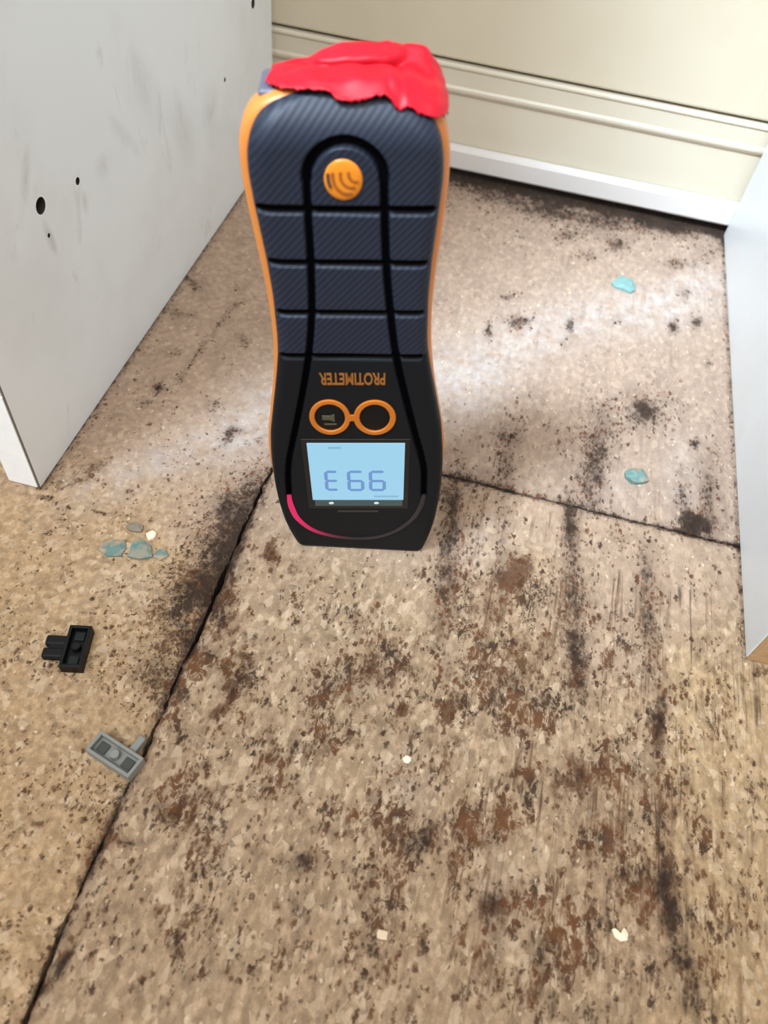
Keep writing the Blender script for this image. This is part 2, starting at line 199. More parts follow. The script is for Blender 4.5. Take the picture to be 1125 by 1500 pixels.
def board_material(name, tan, tan_back, stretch, speck_gain, freq, streak=0):
    t = NT(name)
    at = t.n('ShaderNodeVertexColor', _layer_name='stain_and_light')
    sep = t.n('ShaderNodeSeparateColor', Color=at.outputs['Color'])
    mold_and_shade, rust, pale = sep.outputs[0], sep.outputs[1], sep.outputs[2]
    speck = at.outputs['Alpha']
    iso = t.coords()
    st = t.coords(scale=stretch)
    # wood chips pressed in the board
    fine = t.noise(iso, 1500, 2, .6)
    chips = t.noise(st, 260, 4, .6)
    mid = t.noise(st, 60, 3, .6)
    big = t.noise(iso, 14, 3, .5)
    yy = t.n('ShaderNodeSeparateXYZ', Vector=iso).outputs[1]
    cover = t.sstep(t.math('MULTIPLY_ADD', t.math('SUBTRACT', big, .5), .25, yy), .20, .30)
    base = t.mix(cover, tan, tan_back)
    rough_k = t.math('MULTIPLY_ADD', cover, -.5, 1.0)
    if streak > .5:   # cleaner tan board in front of the right cabinet side, where no cabinet stood on it
        xx = t.n('ShaderNodeSeparateXYZ', Vector=iso).outputs[0]
        wobx = t.math('MULTIPLY_ADD', t.math('SUBTRACT', t.noise(iso, 40, 3), .5), .05, xx)
        bare = t.math('MULTIPLY', t.sstep(wobx, .122, .140), t.sstep(yy, .246, .228))
        base = t.mix(bare, base, srgb(188, 156, 118))
    def tone(k, f, c):
        sc = t.n('ShaderNodeMix', _data_type='RGBA', _blend_type='MULTIPLY')
        t.set(sc.inputs[0], f); t.set(sc.inputs[6], c); t.set(sc.inputs[7], (k, k, k, 1))
        return sc.outputs[2]
    col = tone(.70, t.math('MULTIPLY', t.sstep(chips, .66, .34), rough_k), base)
    col = t.mix(t.math('MULTIPLY', t.sstep(chips, .50, .72), t.math('MULTIPLY', rough_k, .45)), col, srgb(206, 178, 146))
    col = tone(.80, t.math('MULTIPLY', t.sstep(mid, .42, .68), .6), col)
    cv = t.n('ShaderNodeTexVoronoi', Vector=st, Scale=330.0)
    crd = t.n('ShaderNodeSeparateColor', Color=cv.outputs['Color'])
    col = tone(.72, t.math('MULTIPLY', t.sstep(crd.outputs[0], .55, 1.0), t.math('MULTIPLY', rough_k, .7)), col)
    col = t.mix(t.math('MULTIPLY', t.sstep(crd.outputs[1], .70, 1.0), t.math('MULTIPLY', rough_k, .42)), col, srgb(216, 190, 160))
    col = tone(.66, t.math('MULTIPLY', t.sstep(fine, .35, .7), .4), col)
    # light slivers
    sl = t.noise(t.coords(scale=stretch, loc=(3, 1, 2)), 330, 2, .5)
    col = t.mix(t.math('MULTIPLY', t.sstep(sl, .66, .74), .75), col, srgb(214, 190, 160))
    # chalky pale dust, with the bright light band across the floor painted into it
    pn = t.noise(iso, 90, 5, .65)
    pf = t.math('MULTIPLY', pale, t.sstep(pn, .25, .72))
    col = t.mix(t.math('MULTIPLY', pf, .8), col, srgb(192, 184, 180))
    # rust brown blotches
    rn = t.noise(t.coords(scale=stretch, loc=(1, 5, 0)), 130, 7, .75)
    rf = t.sstep(t.math('ADD', t.math('MULTIPLY', rust, .5), t.math('MULTIPLY', rn, 1.4)), .84, 1.06)
    rf = t.math('MULTIPLY', rf, t.sstep(rust, .02, .2))
    rsm = t.noise(t.coords(scale=stretch, loc=(9, 1, 0)), 55, 5, .72)
    rf = t.math('MAXIMUM', rf, t.math('MULTIPLY', t.math('MULTIPLY', t.sstep(rsm, .55, .65), t.sstep(speck, .5, .9)), .75))
    col = t.mix(t.math('MULTIPLY', rust, .28), col, srgb(120, 84, 54))
    col = t.mix(t.math('MULTIPLY', rf, .82), col, srgb(76, 45, 22))
    # scattered mouldy flecks
    sm = t.noise(t.coords(scale=(1, .7, 1), loc=(2, 8, 0)), 42, 4, .65)
    dens = t.math('MULTIPLY', speck, t.math('MULTIPLY_ADD', t.sstep(sm, .42, .60), 1.0, .10))
    prob = t.math('MULTIPLY_ADD', dens, .42 * speck_gain, t.math('MULTIPLY_ADD', mold_and_shade, .75, t.math('MULTIPLY', rust, .22)))
    wn = t.n('ShaderNodeTexNoise', Vector=iso, Scale=420.0, Detail=3.0, Roughness=.6)
    wv_ = t.n('ShaderNodeVectorMath', _operation='MULTIPLY_ADD')
    t.set(wv_.inputs[0], wn.outputs['Color']); t.set(wv_.inputs[1], (.0038, .0046, 0)); t.set(wv_.inputs[2], st)
    def flecks(scale, k, lo, hi):
        vo = t.n('ShaderNodeTexVoronoi', Vector=wv_.outputs[0], Scale=scale)
        rnd = t.n('ShaderNodeSeparateColor', Color=vo.outputs['Color'])
        on = t.sstep(t.math('SUBTRACT', t.math('MULTIPLY', prob, k), rnd.outputs[0]), -.04, .05)
        return t.math('MULTIPLY', on, t.sstep(vo.outputs['Distance'], hi, lo)), rnd.outputs[1]
    f1, r1 = flecks(freq * 1.2, .75, .22, .66)
    f2, r2 = flecks(freq * 2.1, 1.0, .25, .70)
    sf = t.math('MAXIMUM', f1, t.math('MULTIPLY', f2, .85))
    # ragged crusts where several flecks have run together
    sn = t.noise(t.coords(scale=stretch, loc=(7, 2, 0)), freq * .62, 7, .74, .6)
    th = t.math('MULTIPLY_ADD', dens, -.20 * speck_gain, .725)
    sf = t.math('MAXIMUM', sf, t.sstep(t.math('SUBTRACT', sn, th), -.02, .05))
    if streak:
        lines = t.noise(t.coords(scale=(1, .045, 1), loc=(2, 2, 0)), 230, 3, .6)
        brk = t.noise(t.coords(scale=(1, .5, 1), loc=(6, 2, 0)), 50, 3, .6)
        sx = t.n('ShaderNodeSeparateXYZ', Vector=iso).outputs[0]
        lf = t.math('MULTIPLY', t.math('MULTIPLY', t.sstep(lines, .52, .66), t.sstep(brk, .40, .60)), t.sstep(sx, -.03, .06))
        hair = t.noise(t.coords(scale=(1, .10, 1), loc=(5, 3, 0)), 520, 3, .65)
        hf = t.math('MULTIPLY', t.math('MULTIPLY', t.sstep(hair, .52, .64), t.sstep(dens, .15, .7)), t.sstep(sx, -.02, .05))
        lf = t.math('MAXIMUM', lf, hf)
        sf = t.math('MAXIMUM', sf, t.math('MULTIPLY', lf, streak))
    flcol = t.mix(t.sstep(t.noise(iso, 60, 3), .38, .62), srgb(50, 31, 19), srgb(96, 55, 27))
    # soft grey-brown mouldy bloom and painted shade, then the flecks on it, then the black cores
    bl = t.noise(st, 75, 5, .7)
    col = t.mix(t.math('MULTIPLY', mold_and_shade, t.math('MULTIPLY_ADD', t.sstep(bl, .34, .62), .55, .36)), col, srgb(66, 47, 37))
    col = t.mix(t.math('MULTIPLY', sf, .92), col, flcol)
    mn = t.noise(t.coords(scale=stretch, loc=(4, 4, 0)), 190, 6, .75)
    mf = t.sstep(t.math('ADD', t.math('MULTIPLY', mold_and_shade, .66), t.math('MULTIPLY', mn, 1.3)), .93, 1.19)
    mf = t.math('MULTIPLY', mf, t.sstep(mold_and_shade, .02, .18))
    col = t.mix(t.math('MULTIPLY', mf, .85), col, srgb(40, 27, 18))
    h = t.math('ADD', chips, t.math('MULTIPLY', fine, .5))
    h = t.math('SUBTRACT', h, t.math('MULTIPLY', sf, .6))
    h = t.math('SUBTRACT', h, t.math('MULTIPLY', mf, .5))
    t.p(Base_Color=col, Roughness=.82)
    t.b.inputs['Specular IOR Level'].default_value = .25
    t.bump(h, .55, .0012)
    return t.m

M_FRONT = board_material('stained_chipboard', srgb(178, 148, 117), srgb(176, 148, 124), (1, .62, 1), 1.25, 300, .8)
M_SIDE = board_material('tan_chipboard', srgb(190, 156, 118), srgb(174, 146, 124), (1, .9, 1), 1.05, 360)
M_REST = board_material('worn_chipboard', srgb(172, 145, 123), srgb(170, 144, 125), (1, .6, 1), .7, 320, .25)

floor = link('floor', (lambda bm: (box(bm, (-1.1, -.5, -.06), (1.1, .95, -.0185)), bm_mesh('floor', bm))[1])(bmesh.new()),
             plain('dark_subfloor', srgb(30, 23, 18), .95, .4, 60))
tag(floor, kind='structure')

rng = np.random.default_rng(5)
def wob(n, amp, k=9):
    x = rng.normal(size=n + 2 * k)
    x = np.convolve(x, np.ones(k) / k, 'same')[k:-k]
    y = rng.normal(size=n)
    return amp * (x * 2.0 + y * .25)

def board(name, x0, x1, y0, y1, step, mat, jl=0, jr=0, jt=0, jb=0, mould_and_shade=None):
    nx = int(round((x1 - x0) / step)) + 1
    ny = int(round((y1 - y0) / step)) + 1
    X, Y = np.meshgrid(np.linspace(x0, x1, nx), np.linspace(y0, y1, ny))
    if jl: X[:, 0] += wob(ny, jl)
    if jr: X[:, -1] += wob(ny, jr)
    if jt: Y[-1, :] += wob(nx, jt)
    if jb: Y[0, :] += wob(nx, jb)
    P = np.stack([X.ravel(), Y.ravel()], 1)
    Z = np.zeros(nx * ny)
    # soft broken arrises
    e = np.full((ny, nx), 1.0)
    if jl: e[:, 0] = 0
    if jr: e[:, -1] = 0
    if jt: e[-1, :] = 0
    if jb: e[0, :] = 0
    Z = np.where(e.ravel() < .5, -.0009, 0)
    verts = np.column_stack([P, Z])
    idx = np.arange(nx * ny).reshape(ny, nx)
    q = np.stack([idx[:-1, :-1], idx[:-1, 1:], idx[1:, 1:], idx[1:, :-1]], -1).reshape(-1, 4).tolist()
    ring = list(idx[0, :]) + list(idx[1:, -1]) + list(idx[-1, ::-1][1:]) + list(idx[::-1, 0][1:-1])
    b0 = len(verts)
    low = verts[ring].copy(); low[:, 2] = -.018
    verts = np.vstack([verts, low])
    n = len(ring)
    q += [[ring[(i + 1) % n], ring[i], b0 + i, b0 + (i + 1) % n] for i in range(n)]
    q.append([b0 + i for i in range(n)][::-1])
    me = mesh_of(name, verts, q)
    PP = verts[:, :2]
    mold_and_shade = field(PP, MOLD); rust = field(PP, RUST); pale = field(PP, PALE); spk = field(PP, SPECK)
    if mould_and_shade is not None:
        mold_and_shade = 1 - (1 - mold_and_shade) * (1 - mould_and_shade(PP))  # also carries the shade painted at the skirting and panel feet
    a = me.color_attributes.new('stain_and_light', 'FLOAT_COLOR', 'POINT')
    a.data.foreach_set('color', np.column_stack([mold_and_shade, rust, pale, spk]).astype('f').ravel())
    o = link(name, me, mat, floor)
    return o

JX, JY = -.1080, .3212
def joint_mould_and_shade(P):
    d1 = np.abs(P[:, 0] - JX); d2 = np.abs(P[:, 1] - JY)
    a = .55 * np.exp(-(d1 / .0022) ** 2) * (P[:, 1] < JY) + .6 * np.exp(-(d2 / .003) ** 2) * (P[:, 0] > JX)
    b = .30 * np.exp(-((P[:, 0] - JX + .008) / .014) ** 2) * np.exp(-((P[:, 1] - .21) / .07) ** 2)
    c = .92 * np.exp(-(np.maximum(.664 - P[:, 1], 0) / (.009 + .010 * (np.sin(P[:, 0] * 61) * np.sin(P[:, 0] * 23 + 1)) ** 2)) ** 2)  # grime along the skirting, with the dark of the gap painted in
    e = .55 * np.exp(-(np.abs(P[:, 0] + .2262) / .0028) ** 2) * (P[:, 1] > .238) + .5 * np.exp(-(np.abs(P[:, 0] - .1715) / .0026) ** 2) * (P[:, 1] > .243)  # contact shadow painted along the foot of both cabinet sides
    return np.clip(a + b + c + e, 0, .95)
# the cut sheet under the meter, the strip left of it and the sheet behind it
fb = board('chipboard_sheet', JX + .0007, .42, -.12, JY - .0009, .0024, M_FRONT, jl=.0010, jt=.0005, mould_and_shade=joint_mould_and_shade)
tag(fb, 'darkly stained sheet')
board('chipboard_sheet', -.46, JX - .0011, -.12, .74, .0026, M_SIDE, jr=.0012, mould_and_shade=joint_mould_and_shade)
rb = board('chipboard_sheet', JX + .0007, .42, JY + .0007, .74, .0028, M_REST, jb=.0005, mould_and_shade=joint_mould_and_shade)

# ------------------------------------------------------------------ wall and skirting
def painted(name, col, dirty, rough=.6, gloss=.4):
    t = NT(name)
    co = t.coords()
    big = t.noise(co, 5, 4, .6)
    fine = t.noise(co, 160, 4, .6)
    sc = t.noise(t.coords(scale=(1, 1, .3)), 30, 5, .7)
    c = t.mix(t.math('MULTIPLY', t.sstep(big, .4, .7), .35), col, dirty)
    c = t.mix(t.math('MULTIPLY', t.sstep(sc, .62, .75), .25), c, dirty)
    t.p(Base_Color=c, Roughness=rough)
    t.b.inputs['Specular IOR Level'].default_value = gloss
    t.bump(fine, .25, .0008)
    return t.m
M_WALL = painted('cream_wall_paint', srgb(200, 187, 164), srgb(184, 166, 136), .65)
M_BASE = painted('cream_gloss_paint', srgb(203, 192, 172), srgb(186, 170, 142), .42)
M_STRIP = painted('white_gloss_paint', srgb(206, 198, 192), srgb(190, 178, 166), .4)

bm = bmesh.new()
box(bm, (-.75, .6685, .0925), (.75, .74, 1.1), .002)
tag(link('wall_back', bm_mesh('wall_back', bm), M_WALL), kind='structure')

def profile(name, prof, x0, x1, mat, parent=None):
    v, f = [], []
    n = len(prof)
    for x in (x0, x1):
        v += [(x, y, z) for y, z in prof]
    for i in range(n):
        j = (i + 1) % n
        f.append([i, j, n + j, n + i])
    f += [list(range(n))[::-1], list(range(n, 2 * n))]
    return link(name, mesh_of(name, v, f), mat, parent)
base = profile('baseboard_back', [(.70, .012), (.6685, .012), (.6685, .0665), (.6665, .0685), (.6655, .0705), (.6655, .0725), (.6668, .0742),
                                  (.6668, .0862), (.6655, .0878), (.6655, .0892), (.6672, .0905), (.70, .0905)], -.75, .75, M_BASE)
tag(base, kind='structure')
profile('skirting_strip', [(.6675, .008), (.6635, .008), (.6625, .0095), (.6625, .0235), (.6640, .0262), (.6660, .0274), (.6675, .0276)], -.75, .75, M_STRIP, base)

# ------------------------------------------------------------------ cabinet sides
def melamine(name, col, scuff, marks=()):
    t = NT(name)
    co = t.coords()
    big = t.noise(co, 9, 4, .6)
    st = t.noise(t.coords(scale=(1, 1, .45), rot=(.6, 0, 0)), 34, 5, .7, 1.2)
    c = t.mix(t.math('MULTIPLY', t.sstep(big, .42, .7), .22), col, scuff)
    c = t.mix(t.math('MULTIPLY', t.sstep(st, .60, .74), .38), c, scuff)
    for (y, z, ry, rz, ang, k) in marks:
        m1 = t.n('ShaderNodeMapping', _vector_type='TEXTURE', Vector=co, Location=(0, y, z), Rotation=(math.radians(ang), 0, 0), Scale=(1, ry, rz))
        g = t.n('ShaderNodeTexGradient', _gradient_type='SPHERICAL', Vector=m1.outputs[0]).outputs['Fac']
        c = t.mix(t.math('MULTIPLY', t.math('MULTIPLY', g, t.sstep(st, .3, .7)), k * .5), c, srgb(120, 104, 88))
    t.p(Base_Color=c, Roughness=.36)
    t.bump(t.noise(co, 700, 2), .08, .0004)
    return t.m
# scuffs with their own place on the left board: y, z, half sizes, tilt, strength
MARKS = [(.308, .118, .004, .013, 10, 1.2), (.300, .150, .005, .022, -35, .7), (.4225, .150, .02, .05, 30, .5), (.47, .10, .016, .04, 25, .5), (.395, .13, .006, .03, 40, .6), (.52, .085, .02, .03, 0, .6), (.37, .125, .012, .008, 0, .6), (.345, .116, .004, .008, 0, .8)]
M_MEL = melamine('white_melamine', srgb(234, 236, 236), srgb(196, 190, 181), MARKS)
M_MELR = melamine('white_melamine_bright', srgb(208, 207, 205), srgb(192, 184, 174))
M_EDGE = plain('white_edging', srgb(246, 247, 247), .35)
M_CHIPRAW = plain('raw_chipboard_edge', srgb(168, 132, 92), .9, .6, 500, .25)
M_GLUE = plain('dirty_glue_line', srgb(104, 94, 84), .8)
M_DARK = plain('dark_hole', srgb(52, 44, 36), .9)

HOLES = [(.3075, .1357, .0042), (.3426, .1299, .0020), (.6107, .1265, .0036), (.548, .098, .0016), (.3075, .1195, .0012)]
def holed_panel(name, xf, thick, y0, y1, z1, holes, mat):
    """upright board facing +x with blind screw holes bored into the face"""
    bm = bmesh.new()
    box(bm, (xf - thick, y0, 0.0004), (xf, y1, z1))
    me = bm_mesh(name, bm)
    o = link(name, me, mat)
    me.materials.append(M_DARK)
    cbm = bmesh.new()
    for y, z, r in holes:
        m = Matrix.Translation((xf, y, z)) @ Matrix.Rotation(math.pi / 2, 4, 'Y')
        bmesh.ops.create_cone(cbm, cap_ends=True, segments=20, radius1=r * .85, radius2=r * 1.12, depth=.016, matrix=m)
    cm = bm_mesh('bore', cbm)
    cm.materials.append(mat); cm.materials.append(M_DARK)
    cm.polygons.foreach_set('material_index', [1] * len(cm.polygons))
    c = bpy.data.objects.new('bore', cm)
    COL.objects.link(c)
    md = o.modifiers.new('bore', 'BOOLEAN')
    md.object = c
    md.operation = 'DIFFERENCE'
    md.solver = 'EXACT'
    dg = bpy.context.evaluated_depsgraph_get()
    new = bpy.data.meshes.new_from_object(o.evaluated_get(dg))
    o.modifiers.clear()
    o.data = new
    bpy.data.objects.remove(c)
    return o
left = empty('cabinet_side', (-.234, .45, 0))
lp = holed_panel('board', -.2262, .0182, .2395, .6505, .74, HOLES, M_MEL)
lp.parent = left; lp.matrix_parent_inverse = Matrix.Translation((.234, -.45, 0))
def child_box(name, lo, hi, mat, parent, bevel=.0003):
    bm = bmesh.new()
    box(bm, lo, hi, bevel)
    o = link(name, bm_mesh(name, bm), mat, parent)
    o.matrix_parent_inverse = Matrix.Translation(parent.location).inverted()
    return o
child_box('edge_band', (-.2447, .2383, .0008), (-.2273, .2394, .0705), M_EDGE, left)
child_box('edge_band', (-.2447, .2383, .0722), (-.2273, .2394, .7395), M_EDGE, left)
child_box('glue_line', (-.2273, .2389, .0004), (-.2263, .2395, .739), M_GLUE, left, .0001)
tag(left, 'tall white cabinet side panel with screw holes, left of the meter', 'cabinet panel')

right = empty('cabinet_side', (.1805, .45, 0))
child_box('board', (.1715, .2450, .0004), (.1895, .6615, .74), M_MELR, right, .0006)
child_box('raw_edge', (.1720, .2438, .0006), (.1890, .2450, .739), M_CHIPRAW, right, .0002).__setitem__('label', 'bare brown chipboard edge')
tag(right, 'bright glossy white cabinet side panel at the right edge, without screw holes', 'cabinet panel')

# ------------------------------------------------------------------ moisture meter (local mm, x right, y into the back, z up)
MROT = [[0.967721, -0.236493, -0.087103], [0.23598, 0.971621, -0.016288], [0.088483, -0.004792, 0.996066]]
MP0 = [-0.04197, 0.25166, 0.0]
R2 = MROT[2]
meter = empty('moisture_meter', MP0, MROT)
tag(meter, 'dark blue-grey handheld moisture meter with orange sides, standing on the stained floor', 'moisture meter')

def flush(V):
    V = np.array(V, float)
    w = np.clip(1 - V[:, 2] / 30, 0, 1)
    V[:, 2] += w * (-(R2[0] * V[:, 0] + R2[1] * V[:, 1]) / R2[2])
    return V
def mpart(name, V, F, mat, parent=None, smooth=True, label=None):
    me = mesh_of(name, flush(V) * .001, F)
    bm = bmesh.new(); bm.from_mesh(me)
    bmesh.ops.recalc_face_normals(bm, faces=bm.faces)
    bm.to_mesh(me); bm.free()
    o = link(name, me, mat, parent or meter, smooth)
    if label: o['label'] = label
    return o

FT = np.array([(0, 34.4), (2, 34.9), (5, 35.9), (10, 37.2), (16, 38.6), (25, 40.2), (40, 41.6), (55, 42.1), (70, 41.9), (80, 41.3), (91, 40.2), (108, 37.1), (118, 35.2), (129, 33.2),
               (138, 31.8), (147, 31.1), (167, 30.7), (183, 31.3), (197, 32.4), (207, 33.2), (217, 33.7), (224, 33.4), (230, 32.0), (235, 29.3), (238, 26.5), (240.5, 22.5), (242, 17.5), (242.6, 13)])
OT = np.array([(0, 33), (5, 34.2), (16, 37), (40, 41), (55, 43.3), (70, 43.6), (80, 42.8), (97, 39.8), (108, 37.8), (118, 36.1), (128, 34.9), (137, 34.0), (147, 33.6), (157, 33.5), (167, 33.8), (176, 34.4),
               (190, 35.5), (201, 36.3), (212, 36.9), (222, 36.7), (228, 35.7), (233, 33.8), (237, 30.8), (240, 26.5), (241.5, 22), (242.4, 16)])
def table(T):
    from_v, hw = T[:, 0], T[:, 1]
    # monotone cubic-ish smoothing
    def f(v):
        v = np.atleast_1d(np.asarray(v, float))
        acc = np.zeros_like(v)
        for d in (-2.2, -1.1, 0, 1.1, 2.2):
            k = np.clip(np.minimum(v - from_v[0], from_v[-1] - v) / 12, 0, 1)
            acc += np.interp(v + d * k, from_v, hw)
        return acc / 5
    return f
hwF, hwO = table(FT), table(OT)

# grooves moulded into the front (polylines: points, half width)
def arc_pts(cx, cz, rx, rz, a0, a1, n):
    return [(cx + rx * math.cos(math.radians(a0 + (a1 - a0) * i / n)), cz + rz * math.sin(math.radians(a0 + (a1 - a0) * i / n))) for i in range(n + 1)]
LV = [(-13.4, 217), (-13.8, 205), (-14.3, 184), (-15.6, 161), (-18.5, 139), (-22.9, 117), (-28.9, 91), (-32.4, 76), (-34.4, 63), (-35.3, 48)]
RV = [(13.2, 217), (13.4, 205), (14.0, 184), (15.7, 161), (18.2, 139), (22.3, 117), (27.8, 91), (31.0, 77), (32.9, 65), (33.4, 48)]
ARCH = arc_pts(-.1, 217, 13.3, 13.2, 180, 0, 16)
GROOVES = [(LV, 1.35), (RV, 1.45), (ARCH, 1.75),
           ([(-30.6, 206.0), (29.6, 205.4)], 1.5), ([(-28.6, 184.3), (27.8, 183.6)], 1.4), ([(-27.8, 161.2), (27.4, 160.9)], 1.35), ([(-28.8, 139.2), (27.8, 138.6)], 1.3)]
ARC = [(-35.3, 48), (-35.1, 40), (-32.5, 28.6), (-25.5, 18.2), (-14.6, 12.6), (-2, 11.0), (8.6, 12.6), (19.2, 18.6), (28, 28.6), (32.2, 40), (33.4, 48)]
def smooth_line(P, n):
    P = np.array(P, float)
    t = np.r_[0, np.cumsum(np.hypot(*np.diff(P, axis=0).T))]
    Q = np.vstack([2 * P[0] - P[1], P, 2 * P[-1] - P[-2]])
    out = []
    for s in np.linspace(0, t[-1], n):
        i = min(max(np.searchsorted(t, s, 'right') - 1, 0), len(P) - 2)
        u = (s - t[i]) / (t[i + 1] - t[i])
        p0, p1, p2, p3 = Q[i:i + 4]
        out.append(.5 * ((2 * p1) + (-p0 + p2) * u + (2 * p0 - 5 * p1 + 4 * p2 - p3) * u ** 2 + (-p0 + 3 * p1 - 3 * p2 + p3) * u ** 3))
    return np.array(out)
def seg_dist(P, line):
    d = np.full(len(P), 1e9)
    for a, b in zip(line[:-1], line[1:]):
        a, b = np.array(a), np.array(b)
        ab = b - a
        tt = np.clip(((P - a) @ ab) / (ab @ ab), 0, 1)
        d = np.minimum(d, np.hypot(*(P - a - tt[:, None] * ab).T))
    return d
def sst(x, a, b):
    t = np.clip((x - a) / (b - a), 0, 1)
    return t * t * (3 - 2 * t)

VT = 242.6
def dome(u, v, hw):
    e = np.maximum(hw - np.abs(u), 0)
    Rr = np.interp(v, [0, 60, 130, 200, 242], [4, 5, 5, 6.5, 8])
    Rd = np.interp(v, [0, 60, 130, 200, 242], [3.0, 3.4, 3.4, 4.2, 5])
    k = np.clip(1 - e / Rr, 0, 1)
    side = Rd * (1 - np.sqrt(np.clip(1 - k ** 2, 0, 1)))
    kt = np.clip((16 - (VT - v)) / 16, 0, 1)
    top = 8.5 * kt ** 2.2
    kb = np.clip((3 - v) / 3, 0, 1)
    return side + top + 1.2 * kb ** 2

def shell_material():
    t = NT('meter_shell_plastic')
    co = t.coords(rot=(0, math.radians(47), 0))
    wv = t.n('ShaderNodeTexWave', _wave_type='BANDS', _bands_direction='Z', Vector=co, Scale=150.0, Distortion=.25, Detail=1.0).outputs['Fac']
    g = t.n('ShaderNodeAttribute', _attribute_name='groove').outputs['Fac']
    grip = t.n('ShaderNodeAttribute', _attribute_name='grip').outputs['Fac']
    weave = t.mix(wv, srgb(25, 29, 41), srgb(36, 41, 54))
    plainc = srgb(19, 21, 24)
    c = t.mix(grip, plainc, weave)
    c = t.mix(g, c, srgb(4, 4, 6))
    t.p(Base_Color=c, Roughness=t.math('MULTIPLY_ADD', g, .15, .50))
    sp_ = t.math('MULTIPLY_ADD', grip, .14, .15)
    t.set(t.b.inputs['Specular IOR Level'], t.math('MULTIPLY', sp_, t.math('MULTIPLY_ADD', g, -.9, 1.0)))
    h = t.math('MULTIPLY', wv, grip)
    t.bump(t.math('ADD', h, t.math('MULTIPLY', t.noise(t.coords(), 1800, 2), .35)), .25, .0003)
    return t.m
M_SHELL = shell_material()
M_BLACK = plain('meter_black_rubber', srgb(9, 9, 10), .5, spec=.25)
M_BACK = plain('meter_back_plastic', srgb(44, 47, 54), .5, .15, 900)
M_ORANGE = plain('meter_orange_plastic', srgb(204, 122, 54), .42, .05, 700, .03)
M_LOGO = plain('badge_orange', srgb(214, 126, 30), .3, 0, 300, .05)
M_OPRINT = plain('orange_print', srgb(146, 88, 30), .45)
M_RING = plain('orange_ring', srgb(186, 102, 28), .4)

vs = np.unique(np.r_[np.linspace(0, 225, 376), np.linspace(225, VT, 60)])
ts = np.linspace(-1, 1, 131)
HW = hwF(vs)
U = HW[:, None] * ts[None, :]
Vv = np.repeat(vs[:, None], len(ts), 1)
P2 = np.column_stack([U.ravel(), Vv.ravel()])
groove = np.zeros(len(P2))
for line, hwid in GROOVES:
    ln = smooth_line(line, 60) if len(line) > 2 else np.array(line)
    d = seg_dist(P2, ln)
    groove = np.maximum(groove, 1 - sst(d, hwid - .35, hwid + .45))
Y = dome(P2[:, 0], P2[:, 1], np.repeat(HW, len(ts))) + 2.3 * groove
nr, nc = U.shape
idx = np.arange(nr * nc).reshape(nr, nc)
V = np.column_stack([P2[:, 0], Y, P2[:, 1]])
F = np.stack([idx[:-1, :-1], idx[:-1, 1:], idx[1:, 1:], idx[1:, :-1]], -1).reshape(-1, 4).tolist()
ring = list(idx[0, :]) + list(idx[1:, -1]) + list(idx[-1, ::-1][1:]) + list(idx[::-1, 0][1:-1])
b0 = len(V)
low = V[ring].copy(); low[:, 1] = np.maximum(low[:, 1] + 2, 10.5)
V = np.vstack([V, low])
n = len(ring)
F += [[ring[(i + 1) % n], ring[i], b0 + i, b0 + (i + 1) % n] for i in range(n)]
shell = mpart('front_shell', V, F, M_SHELL)
a = shell.data.attributes.new('groove', 'FLOAT', 'POINT')
a.data.foreach_set('value', np.r_[groove, np.zeros(n)].astype('f'))
grip = sst(P2[:, 1], 139, 141)
a = shell.data.attributes.new('grip', 'FLOAT', 'POINT')
a.data.foreach_set('value', np.r_[grip, np.zeros(n)].astype('f'))

def contour(hf, vtop, n=90, inset=0, base_v=0):
    v = np.r_[np.linspace(base_v, 222, n), np.linspace(222, vtop, 28)[1:]]
    h = hf(v)
    P = np.vstack([np.column_stack([h, v]), np.column_stack([-h, v])[::-1]])
    if inset:
        d = np.roll(P, -1, 0) - np.roll(P, 1, 0)
        nrm = np.column_stack([d[:, 1], -d[:, 0]])
        nrm /= np.maximum(np.linalg.norm(nrm, axis=1), 1e-6)[:, None]
        P = P - nrm * inset
        P[:, 1] = np.maximum(P[:, 1], 0)
    return P
def stack(name, hf, vtop, levels, mat, label=None, cap=True, shift=0):
    V, F = [], []
    k = None
    for y, ins in levels:
        P = contour(hf, vtop, inset=ins)
        k = len(P)
        V += [(p[0] + shift, y, p[1]) for p in P]
    for l in range(len(levels) - 1):
        for i in range(k):
            j = (i + 1) % k
            F.append([l * k + i, l * k + j, (l + 1) * k + j, (l + 1) * k + i])
    if cap:
        F.append(list(range(k)))
        F.append([(len(levels) - 1) * k + i for i in range(k)])
    o = mpart(name, V, F, mat, label=label)
    return o
stack('side_band', hwO, 242.4, [(7.5, 3.2), (8.6, 1.2), (10, .35), (12.5, 0), (17, 0), (19.5, .5), (21, 2.2)], M_ORANGE, shift=-.55)
stack('back_shell', hwO, 242.0, [(20, 1.6), (24, 1.4), (28, 2.2), (31, 4.2), (33, 7.5), (33.8, 11)], M_BACK)
# sensor end cap showing grey under the tape at the left
def rbox(name, lo, hi, bev, mat, parent=None, label=None, seg=3):
    bm = bmesh.new()
    box(bm, lo, hi, bev, seg)
    bmesh.ops.recalc_face_normals(bm, faces=bm.faces)
    V = [v.co[:] for v in bm.verts]
    bm.verts.index_update()
    F = [[v.index for v in f.verts] for f in bm.faces]
    bm.free()
    return mpart(name, V, F, mat, parent, False, label)
rbox('end_cap', (-28.4, 12.0, 232), (24, 29, 241.6), 1.6, plain('end_cap_grey', srgb(84, 82, 96), .5))

